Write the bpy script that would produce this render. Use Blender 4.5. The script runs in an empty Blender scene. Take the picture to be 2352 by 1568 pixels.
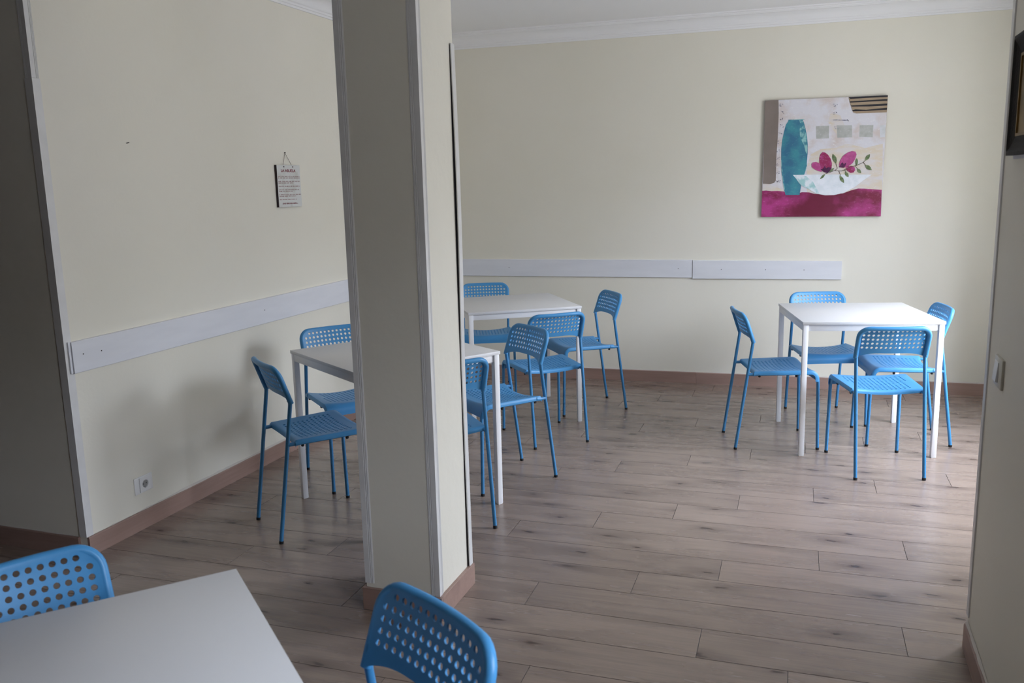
import bpy, bmesh, math, random
from mathutils import Vector, Matrix

# ------------------------------------------------------------------ camera
S = bpy.context.scene
C = S.collection
YAW, PITCH, ROLL = 0.342515, 0.181652, -0.0242271
EYE = Vector((0.0, 0.0, 1.565036))
sy, cy, sp, cp = math.sin(YAW), math.cos(YAW), math.sin(PITCH), math.cos(PITCH)
fw = Vector((-sy*cp, cy*cp, -sp)); r0 = Vector((cy, sy, 0)); u0 = r0.cross(fw)
rr = r0*math.cos(ROLL) + u0*math.sin(ROLL); uu = -r0*math.sin(ROLL) + u0*math.cos(ROLL)
cd = bpy.data.cameras.new('camera'); cam = bpy.data.objects.new('camera', cd); C.objects.link(cam)
cam.matrix_world = Matrix(((rr.x, uu.x, -fw.x, EYE.x), (rr.y, uu.y, -fw.y, EYE.y), (rr.z, uu.z, -fw.z, EYE.z), (0, 0, 0, 1)))
cd.sensor_width = 36.0; cd.lens = 1980.94/2352*36.0; cd.clip_start = 0.05; cd.clip_end = 100
cd.dof.use_dof = True; cd.dof.focus_distance = 5.2; cd.dof.aperture_fstop = 7.0
S.camera = cam

# ------------------------------------------------------------------ daylight (overcast sky through the windows) and exposure
world = bpy.data.worlds.new('overcast_sky'); S.world = world; world.use_nodes = True
wt = world.node_tree; bg = wt.nodes['Background']; bg.inputs['Strength'].default_value = 31.0
tc = wt.nodes.new('ShaderNodeTexCoord'); sx = wt.nodes.new('ShaderNodeSeparateXYZ'); rp = wt.nodes.new('ShaderNodeValToRGB'); mr = wt.nodes.new('ShaderNodeMapRange')
wt.links.new(tc.outputs['Generated'], sx.inputs[0]); wt.links.new(sx.outputs['Z'], mr.inputs[0]); mr.inputs[1].default_value = -1.0; mr.inputs[2].default_value = 1.0
wt.links.new(mr.outputs[0], rp.inputs['Fac']); wt.links.new(rp.outputs['Color'], bg.inputs['Color'])
e = rp.color_ramp.elements      # ground and facades across the street up to about 12 degrees, then an overcast sky that brightens upwards
e[0].position = 0.0; e[0].color = (0.15, 0.155, 0.16, 1); e[1].position = 1.0; e[1].color = (0.80, 0.885, 1.04, 1)
for p_, c_ in ((0.50, (0.17, 0.175, 0.185, 1)), (0.585, (0.19, 0.20, 0.21, 1)), (0.63, (0.60, 0.66, 0.77, 1))):
    q_ = e.new(p_); q_.color = c_
S.view_settings.view_transform = 'Standard'; S.view_settings.look = 'None'; S.view_settings.gamma = 1.0
S.view_settings.use_curve_mapping = False; S.view_settings.exposure = 0.0
S.cycles.max_bounces = 10; S.cycles.diffuse_bounces = 8; S.cycles.sample_clamp_indirect = 6.0
RX = 1.40           # window wall of the back room
RN = 0.52           # right wall of the front room
WT = 0.55           # wall depth at the windows, made deep to cut slanting daylight
# openings: (face x, y0, y1, z0, z1)
WINDOWS = [(RX, 4.05, 5.60, 0.45, 2.45), (RN, 0.75, 1.60, 0.95, 2.10)]
for x_, y0, y1, z0, z1 in WINDOWS:
    ld = bpy.data.lights.new('sky_portal', 'AREA'); ld.shape = 'RECTANGLE'; ld.size = z1-z0; ld.size_y = y1-y0; ld.cycles.is_portal = True
    lo = bpy.data.objects.new('sky_portal', ld); C.objects.link(lo)
    lo.location = (x_+WT-0.005, (y0+y1)/2, (z0+z1)/2); lo.rotation_euler = (0, math.radians(90), 0)

# ------------------------------------------------------------------ helpers
def mesh_obj(name, verts, faces, mat=None, parent=None, smooth=False):
    me = bpy.data.meshes.new(name); me.from_pydata([tuple(v) for v in verts], [], faces); me.update()
    if smooth:
        me.polygons.foreach_set('use_smooth', [True]*len(me.polygons))
    if mat: me.materials.append(mat)
    o = bpy.data.objects.new(name, me); C.objects.link(o)
    if parent: o.parent = parent
    return o
class MB:
    """collects verts and faces of one mesh"""
    def __init__(s): s.v = []; s.f = []
    def add(s, v, f):
        k = len(s.v); s.v += [tuple(a) for a in v]; s.f += [tuple(i+k for i in q) for q in f]; return s
    def box(s, a, b, ch=0.0):
        x0, y0, z0 = a; x1, y1, z1 = b
        if ch <= 0:
            return s.add([(x0,y0,z0),(x1,y0,z0),(x1,y1,z0),(x0,y1,z0),(x0,y0,z1),(x1,y0,z1),(x1,y1,z1),(x0,y1,z1)],
                         [(0,3,2,1),(4,5,6,7),(0,1,5,4),(1,2,6,5),(2,3,7,6),(3,0,4,7)])
        bm = bmesh.new(); bmesh.ops.create_cube(bm, size=1)
        for v in bm.verts: v.co = Vector(((x0+x1)/2+v.co.x*(x1-x0), (y0+y1)/2+v.co.y*(y1-y0), (z0+z1)/2+v.co.z*(z1-z0)))
        bmesh.ops.bevel(bm, geom=bm.edges[:], offset=ch, segments=2, affect='EDGES', profile=0.5)
        bm.verts.index_update()
        s.add([v.co.copy() for v in bm.verts], [[v.index for v in f.verts] for f in bm.faces]); bm.free(); return s
    def tube(s, pts, r, n=12, caps=True):
        pts = [Vector(p) for p in pts]; rs = r if isinstance(r, (list, tuple)) else [r]*len(pts)
        t0 = (pts[1]-pts[0]).normalized(); ref = Vector((0, 0, 1)) if abs(t0.z) < 0.9 else Vector((1, 0, 0))
        nrm = t0.cross(ref).normalized(); V = []; F = []
        for i, p in enumerate(pts):
            t = (pts[min(i+1, len(pts)-1)] - pts[max(i-1, 0)]).normalized()
            nrm = (nrm - t*nrm.dot(t)).normalized(); b = t.cross(nrm)
            for k in range(n):
                a = 2*math.pi*k/n; V.append(p + (nrm*math.cos(a) + b*math.sin(a))*rs[i])
        for i in range(len(pts)-1):
            for k in range(n):
                F.append((i*n+k, i*n+(k+1) % n, (i+1)*n+(k+1) % n, (i+1)*n+k))
        if caps: F.append(tuple(reversed(range(n)))); F.append(tuple((len(pts)-1)*n+k for k in range(n)))
        return s.add(V, F)
    def prism(s, prof, f3):
        """prof: closed 2D outline, f3(p, end) -> 3D point, end in (0,1)"""
        n = len(prof); V = [f3(p, 0) for p in prof] + [f3(p, 1) for p in prof]
        F = [(i, (i+1) % n, (i+1) % n+n, i+n) for i in range(n)] + [tuple(reversed(range(n))), tuple(range(n, 2*n))]
        return s.add(V, F)
    def obj(s, name, mat=None, parent=None, smooth=False, fix=True):
        o = mesh_obj(name, s.v, s.f, mat, parent, smooth)
        if fix:
            bm = bmesh.new(); bm.from_mesh(o.data); bmesh.ops.recalc_face_normals(bm, faces=bm.faces[:]); bm.to_mesh(o.data); bm.free()
        return o
def tag(o, label, cat, group=None, kind=None):
    o['label'] = label; o['category'] = cat
    if group: o['group'] = group
    if kind: o['kind'] = kind
    return o
def empty(name, loc=(0, 0, 0), rz=0.0):
    o = bpy.data.objects.new(name, None); C.objects.link(o); o.location = loc; o.rotation_euler = (0, 0, rz); o.empty_display_size = 0.1
    return o
def soft(o, ang=35):
    """smooth shading with sharp creases"""
    me = o.data; me.polygons.foreach_set('use_smooth', [True]*len(me.polygons)); me.set_sharp_from_angle(angle=math.radians(ang)); return o
def fillet(pts, rad, seg=6):
    """round the inner corners of a polyline"""
    pts = [Vector(p) for p in pts]; out = [pts[0]]
    for i in range(1, len(pts)-1):
        a, p, b = pts[i-1], pts[i], pts[i+1]; r = rad[i-1] if isinstance(rad, (list, tuple)) else rad
        d0 = (a-p).normalized(); d1 = (b-p).normalized(); half = math.acos(max(-1, min(1, d0.dot(d1))))/2
        t = min(r/math.tan(half), (a-p).length*0.48, (b-p).length*0.48); p0, p1 = p+d0*t, p+d1*t
        for k in range(seg+1):
            u = k/seg; out.append(p0*(1-u)**2 + p*2*u*(1-u) + p1*u*u)
    out.append(pts[-1]); return out

# ------------------------------------------------------------------ materials
def mat(name, color, rough=0.5, spec=0.5, metal=0.0):
    m = bpy.data.materials.new(name); m.use_nodes = True; b = m.node_tree.nodes['Principled BSDF']
    b.inputs['Base Color'].default_value = (*color, 1); b.inputs['Roughness'].default_value = rough
    b.inputs['Specular IOR Level'].default_value = spec; b.inputs['Metallic'].default_value = metal
    return m
def N(m, typ, **kw):
    n = m.node_tree.nodes.new(typ)
    for k, v in kw.items(): setattr(n, k, v)
    return n
def L(m, a, b): m.node_tree.links.new(a, b)
def bump(m, scale, strength, dist, detail=3.0, coord='Object', rough=0.5):
    tc = N(m, 'ShaderNodeTexCoord'); no = N(m, 'ShaderNodeTexNoise'); bu = N(m, 'ShaderNodeBump')
    no.inputs['Scale'].default_value = scale; no.inputs['Detail'].default_value = detail; no.inputs['Roughness'].default_value = rough
    bu.inputs['Strength'].default_value = strength; bu.inputs['Distance'].default_value = dist
    L(m, tc.outputs[coord], no.inputs['Vector']); L(m, no.outputs['Fac'], bu.inputs['Height'])
    L(m, bu.outputs['Normal'], m.node_tree.nodes['Principled BSDF'].inputs['Normal']); return bu
def tint(m, c0, c1, scale, lo=0.35, hi=0.65, detail=4.0, stretch=None):
    tc = N(m, 'ShaderNodeTexCoord'); no = N(m, 'ShaderNodeTexNoise'); ra = N(m, 'ShaderNodeValToRGB')
    no.inputs['Scale'].default_value = scale; no.inputs['Detail'].default_value = detail
    e = ra.color_ramp.elements; e[0].position = lo; e[0].color = (*c0, 1); e[1].position = hi; e[1].color = (*c1, 1)
    if stretch:
        mp = N(m, 'ShaderNodeMapping'); mp.inputs['Scale'].default_value = stretch; L(m, tc.outputs['Object'], mp.inputs['Vector']); L(m, mp.outputs['Vector'], no.inputs['Vector'])
    else: L(m, tc.outputs['Object'], no.inputs['Vector'])
    L(m, no.outputs['Fac'], ra.inputs['Fac']); L(m, ra.outputs['Color'], m.node_tree.nodes['Principled BSDF'].inputs['Base Color']); return ra

WALLC = (0.795, 0.765, 0.675)
m_wall = mat('cream_wall_paint', WALLC, 0.55, 0.35); tint(m_wall, (0.785, 0.755, 0.66), (0.805, 0.775, 0.69), 1.3); bump(m_wall, 55, 0.12, 0.004, 4)
m_pillar = mat('blistered_cream_paint', WALLC, 0.5, 0.4); bump(m_pillar, 16, 0.30, 0.008, 7)
m_ceil = mat('ceiling_white', (0.86, 0.86, 0.87), 0.8, 0.2); bump(m_ceil, 30, 0.1, 0.003)
m_trim = mat('white_plastic_trim', (0.73, 0.725, 0.725), 0.4, 0.5); tint(m_trim, (0.69, 0.685, 0.68), (0.75, 0.745, 0.745), 9)
m_rail = mat('painted_rail_board', (0.74, 0.75, 0.80), 0.45, 0.5); tint(m_rail, (0.72, 0.73, 0.78), (0.76, 0.77, 0.82), 3, stretch=(1, 1, 6))
m_table = mat('white_laminate', (0.70, 0.70, 0.715), 0.32, 0.5)
m_tframe = mat('white_lacquered_steel', (0.80, 0.80, 0.82), 0.35, 0.5)
m_blue = mat('blue_plastic', (0.062, 0.275, 0.56), 0.40, 0.4)
m_bluem = mat('blue_lacquered_steel', (0.048, 0.22, 0.455), 0.33, 0.45)
m_black = mat('black_rubber', (0.012, 0.012, 0.014), 0.5, 0.4)
m_steel = mat('screw_steel', (0.6, 0.6, 0.6), 0.35, 0.5, 0.9)
m_caulk = mat('caulk', (0.62, 0.58, 0.54), 0.7, 0.3)
m_plast = mat('white_switch_plastic', (0.80, 0.80, 0.80), 0.3, 0.5)
m_dark = mat('dark_gap', (0.03, 0.025, 0.03), 0.8, 0.2)

def wood(name, base, dark, knots=True, grain=1.0, rough=0.38):
    m = mat(name, base, rough, 0.8); nt = m.node_tree; bsdf = nt.nodes['Principled BSDF']
    tc = N(m, 'ShaderNodeTexCoord'); oi = N(m, 'ShaderNodeObjectInfo'); sc = N(m, 'ShaderNodeVectorMath', operation='SCALE'); ad = N(m, 'ShaderNodeVectorMath', operation='ADD')
    cx = N(m, 'ShaderNodeCombineXYZ'); L(m, oi.outputs['Random'], cx.inputs[0]); L(m, oi.outputs['Random'], cx.inputs[1]); L(m, oi.outputs['Random'], cx.inputs[2])
    L(m, cx.outputs[0], sc.inputs[0]); sc.inputs['Scale'].default_value = 57.0
    L(m, tc.outputs['Object'], ad.inputs[0]); L(m, sc.outputs[0], ad.inputs[1])
    def noise(stretch, scale, detail, rg=0.55, dist=0.0):
        mp = N(m, 'ShaderNodeMapping'); mp.inputs['Scale'].default_value = stretch; L(m, ad.outputs[0], mp.inputs['Vector'])
        no = N(m, 'ShaderNodeTexNoise'); no.inputs['Scale'].default_value = scale; no.inputs['Detail'].default_value = detail; no.inputs['Roughness'].default_value = rg; no.inputs['Distortion'].default_value = dist
        L(m, mp.outputs[0], no.inputs['Vector']); return no
    fine = noise((1.2, 26, 26), 4.0*grain, 5, 0.6); broad = noise((0.7, 5.5, 5.5), 2.6*grain, 3, 0.5, 0.6); patch = noise((1.0, 2.5, 2.5), 1.3*grain, 2)
    def ramp(src, lo, hi, a, b):
        r = N(m, 'ShaderNodeMapRange'); r.inputs[1].default_value = lo; r.inputs[2].default_value = hi; r.inputs[3].default_value = a; r.inputs[4].default_value = b; L(m, src, r.inputs[0]); return r.outputs[0]
    def mul(a, b):
        q = N(m, 'ShaderNodeMath', operation='MULTIPLY'); L(m, a, q.inputs[0]); L(m, b, q.inputs[1]); return q.outputs[0]
    f = mul(ramp(fine.outputs['Fac'], 0.3, 0.7, 0.90, 1.06), ramp(broad.outputs['Fac'], 0.30, 0.60, 0.86, 1.04))
    f = mul(f, ramp(patch.outputs['Fac'], 0.3, 0.7, 0.90, 1.06)); f = mul(f, ramp(oi.outputs['Random'], 0, 1, 0.93, 1.07))
    if knots:
        mp = N(m, 'ShaderNodeMapping'); mp.inputs['Scale'].default_value = (1.0, 3.0, 1.0); L(m, ad.outputs[0], mp.inputs['Vector'])
        wv = N(m, 'ShaderNodeTexNoise'); wv.inputs['Scale'].default_value = 9; L(m, mp.outputs[0], wv.inputs['Vector'])
        mx = N(m, 'ShaderNodeMixRGB'); mx.inputs[0].default_value = 0.10; L(m, mp.outputs[0], mx.inputs[1]); L(m, wv.outputs['Color'], mx.inputs[2])
        vo = N(m, 'ShaderNodeTexVoronoi'); vo.voronoi_dimensions = '2D'; vo.inputs['Scale'].default_value = 1.9; L(m, mx.outputs[0], vo.inputs['Vector'])
        f = mul(f, ramp(vo.outputs['Distance'], 0.015, 0.055, 0.40, 1.0)); f = mul(f, ramp(vo.outputs['Distance'], 0.04, 0.26, 0.74, 1.0))
    mix = N(m, 'ShaderNodeMixRGB'); mix.inputs[1].default_value = (*dark, 1); mix.inputs[2].default_value = (*base, 1)
    L(m, ramp(f, 0.35, 1.08, 0.0, 1.0), mix.inputs[0]); L(m, mix.outputs[0], bsdf.inputs['Base Color'])
    bu = N(m, 'ShaderNodeBump'); bu.inputs['Strength'].default_value = 0.06; bu.inputs['Distance'].default_value = 0.0006; L(m, fine.outputs['Fac'], bu.inputs['Height']); L(m, bu.outputs[0], bsdf.inputs['Normal'])
    L(m, ramp(broad.outputs['Fac'], 0.3, 0.7, rough+0.06, rough-0.04), bsdf.inputs['Roughness'])
    return m
m_floor = wood('greyed_oak_plank', (0.315, 0.240, 0.198), (0.065, 0.040, 0.034), rough=0.25)
m_groove = mat('dark_bevelled_plank_edge', (0.10, 0.075, 0.065), 0.6, 0.3)
m_skirt = wood('brown_baseboard_laminate', (0.36, 0.235, 0.195), (0.13, 0.07, 0.055), knots=False, grain=0.8, rough=0.42)

# ------------------------------------------------------------------ room shell
XL, YB, SL = -2.964, 6.672, 0.0408        # left wall x; back wall y = YB + SL*x
YN = 2.722                                # where the left wall ends towards the camera
ZC = 2.715
rng = random.Random(11)
base = MB().box((-4.7, -3.2, -0.06), (RX+WT, 7.0, -0.010)).obj('floor', m_dark)
tag(base, 'grey-brown oak plank floor running through both rooms', 'floor', kind='structure')
# planks
PA, PW, PO, PLEN = 0.020768, 0.196671, 4.053232, 1.325
pc, ps_ = math.cos(PA), math.sin(PA)
JO = {-12: -.697, -11: -.923, -10: -1.163, -9: -.195, -8: .737, -7: .41, -6: -1.243, -5: -.217, -4: .782, -3: .416, -2: .116, -1: -.233, 0: -.515,
      1: .473, 2: .126, 3: -.255, 4: -.567, 5: .391, 6: -.276, 7: .016, 8: -.791}
plank_meshes = {}
def plank_mesh(ln, wd):
    key = (round(ln, 3), round(wd, 3))
    if key not in plank_meshes:
        g, c, t = 0.0004, 0.0009, 0.009; hx, hy = ln/2-g, wd/2-g; V = []
        for (a, z) in ((0, -t), (0, -c), (c, 0)):
            V += [(-hx+a, -hy+a, z), (hx-a, -hy+a, z), (hx-a, hy-a, z), (-hx+a, hy-a, z)]
        F = [(8, 9, 10, 11)]
        for k in (0, 4): F += [(k+i, k+(i+1) % 4, k+4+(i+1) % 4, k+4+i) for i in range(4)]
        me = bpy.data.meshes.new('plank'); me.from_pydata(V, [], F); me.update(); me.materials.append(m_floor); me.materials.append(m_groove)
        for p in me.polygons: p.material_index = 0 if p.normal.z > 0.99 else 1; plank_meshes[key] = me
    return plank_meshes[key]
count = 0
for n in range(-14, 20):
    yc = PO - (n+0.5)*PW
    j0 = JO.get(n, rng.uniform(-1.3, 0))
    lo = (XL-0.02 if yc > YN+0.1 else -4.6); hi = (RX+0.1 if yc > 2.75 else 0.72)
    k = math.floor((lo-j0)/PLEN); a = j0+k*PLEN
    while a < hi:
        b = a+PLEN; s0, s1 = max(a, lo), min(b, hi)
        if s1-s0 > 0.03:
            o = bpy.data.objects.new('plank', plank_mesh(s1-s0, PW)); C.objects.link(o); o.parent = base; sm = (s0+s1)/2
            o.location = (sm*pc-yc*ps_, sm*ps_+yc*pc, 0); o.rotation_euler = (0, 0, PA); count += 1
        a = b
print('planks', count)

m_brown = mat('brown_bounce_absorber', (0.16, 0.11, 0.08), 0.5, 0.4)  # invented dark colour for unseen walls, soaks up bounce light in the front room
def wall(name, a, b, label, m=m_wall):
    return tag(MB().box(a, b).obj(name, m), label, 'wall', kind='structure')
def yb(x): return YB + SL*x
w = MB(); x0, x1 = XL-0.2, RX+WT
w.add([(x0, yb(x0), 0), (x1, yb(x1), 0), (x1, yb(x1)+0.15, 0), (x0, yb(x0)+0.15, 0), (x0, yb(x0), ZC+.05), (x1, yb(x1), ZC+.05), (x1, yb(x1)+0.15, ZC+.05), (x0, yb(x0)+0.15, ZC+.05)],
      [(0, 3, 2, 1), (4, 5, 6, 7), (0, 1, 5, 4), (1, 2, 6, 5), (2, 3, 7, 6), (3, 0, 4, 7)])
wall_back = tag(w.obj('wall_back', m_wall), 'cream back wall behind the tables', 'wall', kind='structure')
wall_left = wall('wall_left', (XL-0.16, YN, 0), (XL, yb(XL), ZC+.05), 'long cream left wall with a white rail and a small sign')
wall('wall_front_left', (-4.7, YN, 0), (XL-0.16, YN+0.16, ZC+.05), 'shaded cream wall at the left edge of the photo')
wall('wall_far_left', (-4.85, -3.2, 0), (-4.7, YN+0.16, ZC+.05), 'brown side wall of the front room, out of view', m_brown)
wall('wall_behind', (-4.85, -3.35, 0), (RN+WT, -3.2, ZC+.05), 'brown wall behind the camera', m_brown)

wall('wall_side', (RN+WT, 2.82, 0), (RX+WT, 3.02, ZC+.05), 'cream wall of the back room beside the opening, out of view')
wall('wall_light_block', (-2.40, -3.2, 0), (-2.25, 1.55, ZC+.05), 'added brown partition, out of view, blocking light from the shaded left-edge wall', m_brown)  # added out of view to block light from the left-edge wall
def window_wall(name, x, y0, y1, wins, label):
    w = MB(); ys = sorted({y0, y1} | {q for W_ in wins for q in W_[1:3]})
    for a, b in zip(ys, ys[1:]):
        win = [W_ for W_ in wins if W_[1] <= a+1e-6 and b <= W_[2]+1e-6]
        if win: w.box((x, a, 0), (x+WT, b, win[0][3])); w.box((x, a, win[0][4]), (x+WT, b, ZC+.05))
        else: w.box((x, a, 0), (x+WT, b, ZC+.05))
    tag(w.obj(name, m_wall), label, 'wall', kind='structure')
window_wall('wall_window', RX, 3.02, 6.9, WINDOWS[:1], 'cream window wall of the back room, out of view to the right')
window_wall('wall_right', RN, -3.2, 3.02, WINDOWS[1:], 'shaded cream right wall with a light switch')
for i, (x_, y0, y1, z0, z1) in enumerate(WINDOWS):
    fr = MB(); f = 0.05; xa, xb = x_+WT-0.12, x_+WT-0.06; ym = (y0+y1)/2
    fr.box((xa, y0, z0), (xb, y0+f, z1)); fr.box((xa, y1-f, z0), (xb, y1, z1)); fr.box((xa, y0+f, z0), (xb, y1-f, z0+f)); fr.box((xa, y0+f, z1-f), (xb, y1-f, z1)); fr.box((xa, ym-f/2, z0+f), (xb, ym+f/2, z1-f))
    tag(fr.obj('window_%d' % (i+1), m_trim), 'white window frame %s, out of view' % ('of the back room' if i == 0 else 'beside the camera'), 'window', kind='structure')
ceil = tag(MB().box((-4.85, -3.35, ZC), (RX+WT, 7.0, ZC+0.1)).obj('ceiling', m_ceil), 'white ceiling with a moulded cornice', 'ceiling', kind='structure')
tag(MB().box((-4.7, 2.70, 2.42), (0.52, 2.95, ZC)).obj('trim_1', m_wall), 'cream beam over the opening between the rooms', 'beam', kind='structure')

# cornice (profile: d = distance from the wall, z)
CP = [(0, 2.606), (0.010, 2.606), (0.012, 2.618), (0.018, 2.621), (0.020, 2.632), (0.027, 2.636)]
for k in range(9):
    t = k/8; CP.append((0.03+0.062*(1-math.cos(t*math.pi/2)), 2.640+0.050*math.sin(t*math.pi/2)))
CP += [(0.095, 2.694), (0.104, 2.697), (0.106, 2.704), (0.118, 2.707), (0.120, ZC), (0, ZC)]
def run(prof, p0, p1, nrm, name, m, label, cat, kind='structure', ang=40):
    p0, p1, nrm = Vector(p0), Vector(p1), Vector(nrm)
    o = MB().prism(prof, lambda p, e: (p1 if e else p0) + nrm*p[0] + Vector((0, 0, p[1]))).obj(name, m); soft(o, ang); return tag(o, label, cat, kind=kind)
bn = Vector((SL, -1, 0)).normalized()
run(CP, (XL, yb(XL), 0), (RX, yb(RX), 0), bn, 'trim_2', m_ceil, 'white moulded cornice above the back wall', 'cornice')
run(CP, (XL, YN+0.23, 0), (XL, yb(XL), 0), (1, 0, 0), 'trim_3', m_ceil, 'white moulded cornice above the left wall', 'cornice')

# baseboards, board by board, with a caulk line on top
BH, BT = 0.087, 0.013
def baseboard(name, cuts, p0, d, nrm, label):
    p0, d, nrm = Vector(p0), Vector(d).normalized(), Vector(nrm).normalized(); root = empty(name, p0, math.atan2(d.y, d.x))
    tag(root, label, 'baseboard', kind='structure'); s = 1 if Vector((-d.y, d.x, 0)).dot(nrm) > 0 else -1
    for a, b in zip(cuts, cuts[1:]):
        prof = [(0, 0), (BT, 0), (BT, BH-0.004), (BT-0.004, BH), (0, BH)]
        o = MB().prism(prof, lambda p, e: ((b-a-0.0012)/2*(1 if e else -1), s*p[0], p[1])).obj('board', m_skirt, root); o.location = ((a+b)/2, 0, 0)
    L_ = cuts[-1]-cuts[0]; V = []; F = []; n = max(2, int(L_/0.03)); rg = random.Random(len(label)); h = 0.0
    for i in range(n+1):
        t = cuts[0]+L_*i/n; h = max(0.0008, min(0.010, h+rg.uniform(-0.003, 0.003)))
        V += [(t, s*0.0005, BH), (t, s*(0.004+h*0.6), BH+0.0006), (t, s*0.0015, BH+h)]
    for i in range(n): k = 3*i; F += [(k, k+1, k+4, k+3), (k+1, k+2, k+5, k+4), (k+2, k, k+3, k+5)]
    F += [(0, 2, 1), (3*n, 3*n+1, 3*n+2)]
    mesh_obj('caulk_line', V, F, m_caulk, root)
    return root
baseboard('baseboard_left', [0, 1.53, 3.9], (XL, YN, 0), (0, 1, 0), (1, 0, 0), 'brown wood-look baseboard along the long left wall')
baseboard('baseboard_back', [0, 2.1, 4.3], (XL+BT, yb(XL+BT), 0), (1, SL, 0), bn, 'brown wood-look baseboard along the back wall')
baseboard('baseboard_front_left', [0, 1.7], (-4.7, YN, 0), (1, 0, 0), (0, -1, 0), 'brown baseboard in deep shade at the left edge')
baseboard('baseboard_window', [0, 1.9, 3.70], (RX, 3.02, 0), (0, 1, 0), (-1, 0, 0), 'brown baseboard under the window of the back room, out of view')
baseboard('baseboard_right', [0, 2.2, 4.62, 6.2], (0.52, -3.2, 0), (0, 1, 0), (-1, 0, 0), 'brown baseboard at the foot of the right wall')

# ------------------------------------------------------------------ pillar
PX0, PX1, PY0, PY1 = -1.552, -1.253, 2.662, 2.957
pil = empty('pillar', ((PX0+PX1)/2, (PY0+PY1)/2, 0)); px, py = pil.location.x, pil.location.y
tag(pil, 'square cream pillar with white corner mouldings and brown wooden foot', 'pillar', kind='structure')
MB().box((PX0-px, PY0-py, 0), (PX1-px, PY1-py, 2.42)).obj('shaft', m_pillar, pil)
def ltrim(name, corner, dx, dy, z0, z1, w=0.033, t=0.0035, fluted=True, m=m_trim, parent=None, off=0.0):
    """white angle moulding on an outside corner; flanges run from the corner along dx and dy"""
    def flange(s):      # outline of one flange: distance along, height off the face
        if not fluted: return [(0.0, t), (w*0.94, t), (w, 0.0004)]
        q = [(0.0, t), (w*0.50, t), (w*0.53, t*0.35), (w*0.58, t*0.35), (w*0.61, t*0.9), (w*0.70, t*0.9), (w*0.73, t*0.3), (w*0.77, t*0.3), (w*0.80, t*0.8), (w*0.88, t*0.8), (w*0.91, t*0.3), (w*0.94, t*0.3), (w*0.96, t*0.6), (w, t*0.3), (w, 0.0)]
        return q
    A, B = flange(0), flange(0); c = Vector((*corner, 0)); X = Vector((dx, 0, 0)); Y = Vector((0, dy, 0))
    out = [c - X*t - Y*t]
    pts = []
    for a, h in reversed(A): pts.append(c + X*a - Y*h)          # flange lying on the face whose normal is -dy
    pts[-1] = c - X*t - Y*t
    for a, h in B[1:]: pts.append(c + Y*a - X*h)
    pts.append(c.copy())
    V = [p + Vector((0, 0, z0)) for p in pts] + [p + Vector((0, 0, z1)) for p in pts]; n = len(pts)
    F = [(i, (i+1) % n, (i+1) % n+n, i+n) for i in range(n)] + [tuple(reversed(range(n))), tuple(range(n, 2*n))]
    o = MB().add([v - (parent.location if parent else Vector()) for v in V], F).obj(name, m, parent); return o
ltrim('corner_moulding', (PX0, PY0), 1, 1, 0.103, 2.42, parent=pil)
ltrim('corner_moulding', (PX1, PY0), -1, 1, BH+0.001, 2.42, parent=pil)
# the far right moulding stops at door height and gapes away from the shaft
cm = MB()
for k, (z0, z1) in enumerate(((BH+0.001, 2.055),)):
    n = 24; V = []; F = []
    for i in range(n+1):
        z = z0+(z1-z0)*i/n; g = 0.004+0.006*math.sin(math.pi*min(1, max(0, (z-0.9)/1.15)))+0.005*max(0, (0.9-z)/0.9)
        for (a, b) in ((0, 0), (0.004, 0), (0.004, -0.030), (0, -0.030)): V.append((PX1+g+a-px-0.002, PY1+b+0.003-py, z))
    for i in range(n):
        for q in range(4): F.append((4*i+q, 4*i+(q+1) % 4, 4*i+4+(q+1) % 4, 4*i+4+q))
    F += [(3, 2, 1, 0), (4*n, 4*n+1, 4*n+2, 4*n+3)]; cm.add(V, F)
cm.obj('corner_moulding', m_trim, pil)['label'] = 'short loose moulding with a dark gap'
MB().box((PX1-px, PY1-0.029-py, BH+0.001), (PX1+0.002-px, PY1-py, 2.05)).obj('gap_shade_strip', m_dark, pil)  # near-black strip, paints the shade inside the gap behind the moulding
for (a, b) in (((PX0-0.012, PY0-0.014), (PX1+0.014, PY0)), ((PX1, PY0), (PX1+0.014, PY1+0.013)), ((PX0-0.012, PY0), (PX0, PY1+0.013)), ((PX0, PY1), (PX1, PY1+0.013))):
    MB().box((a[0]-px, a[1]-py, 0), (b[0]-px, b[1]-py, BH), 0.0015).obj('baseboard', m_skirt, pil)

# corner mouldings on the wall ends
lc = empty('trim_4', (XL, YN, 0)); tag(lc, 'white angle moulding on the corner of the long left wall', 'moulding', kind='structure')
ltrim('lower_strip', (XL, YN), -1, 1, BH+0.001, 2.02, w=0.036, t=0.005, fluted=False, parent=lc)
ltrim('upper_strip', (XL, YN), -1, 1, 2.021, ZC, w=0.034, t=0.004, parent=lc)
rc = ltrim('trim_5', (0.52, 3.02), 1, -1, BH+0.025, ZC, w=0.034, t=0.004, fluted=False); tag(rc, 'white angle moulding on the end of the right wall', 'moulding', kind='structure')

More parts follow.
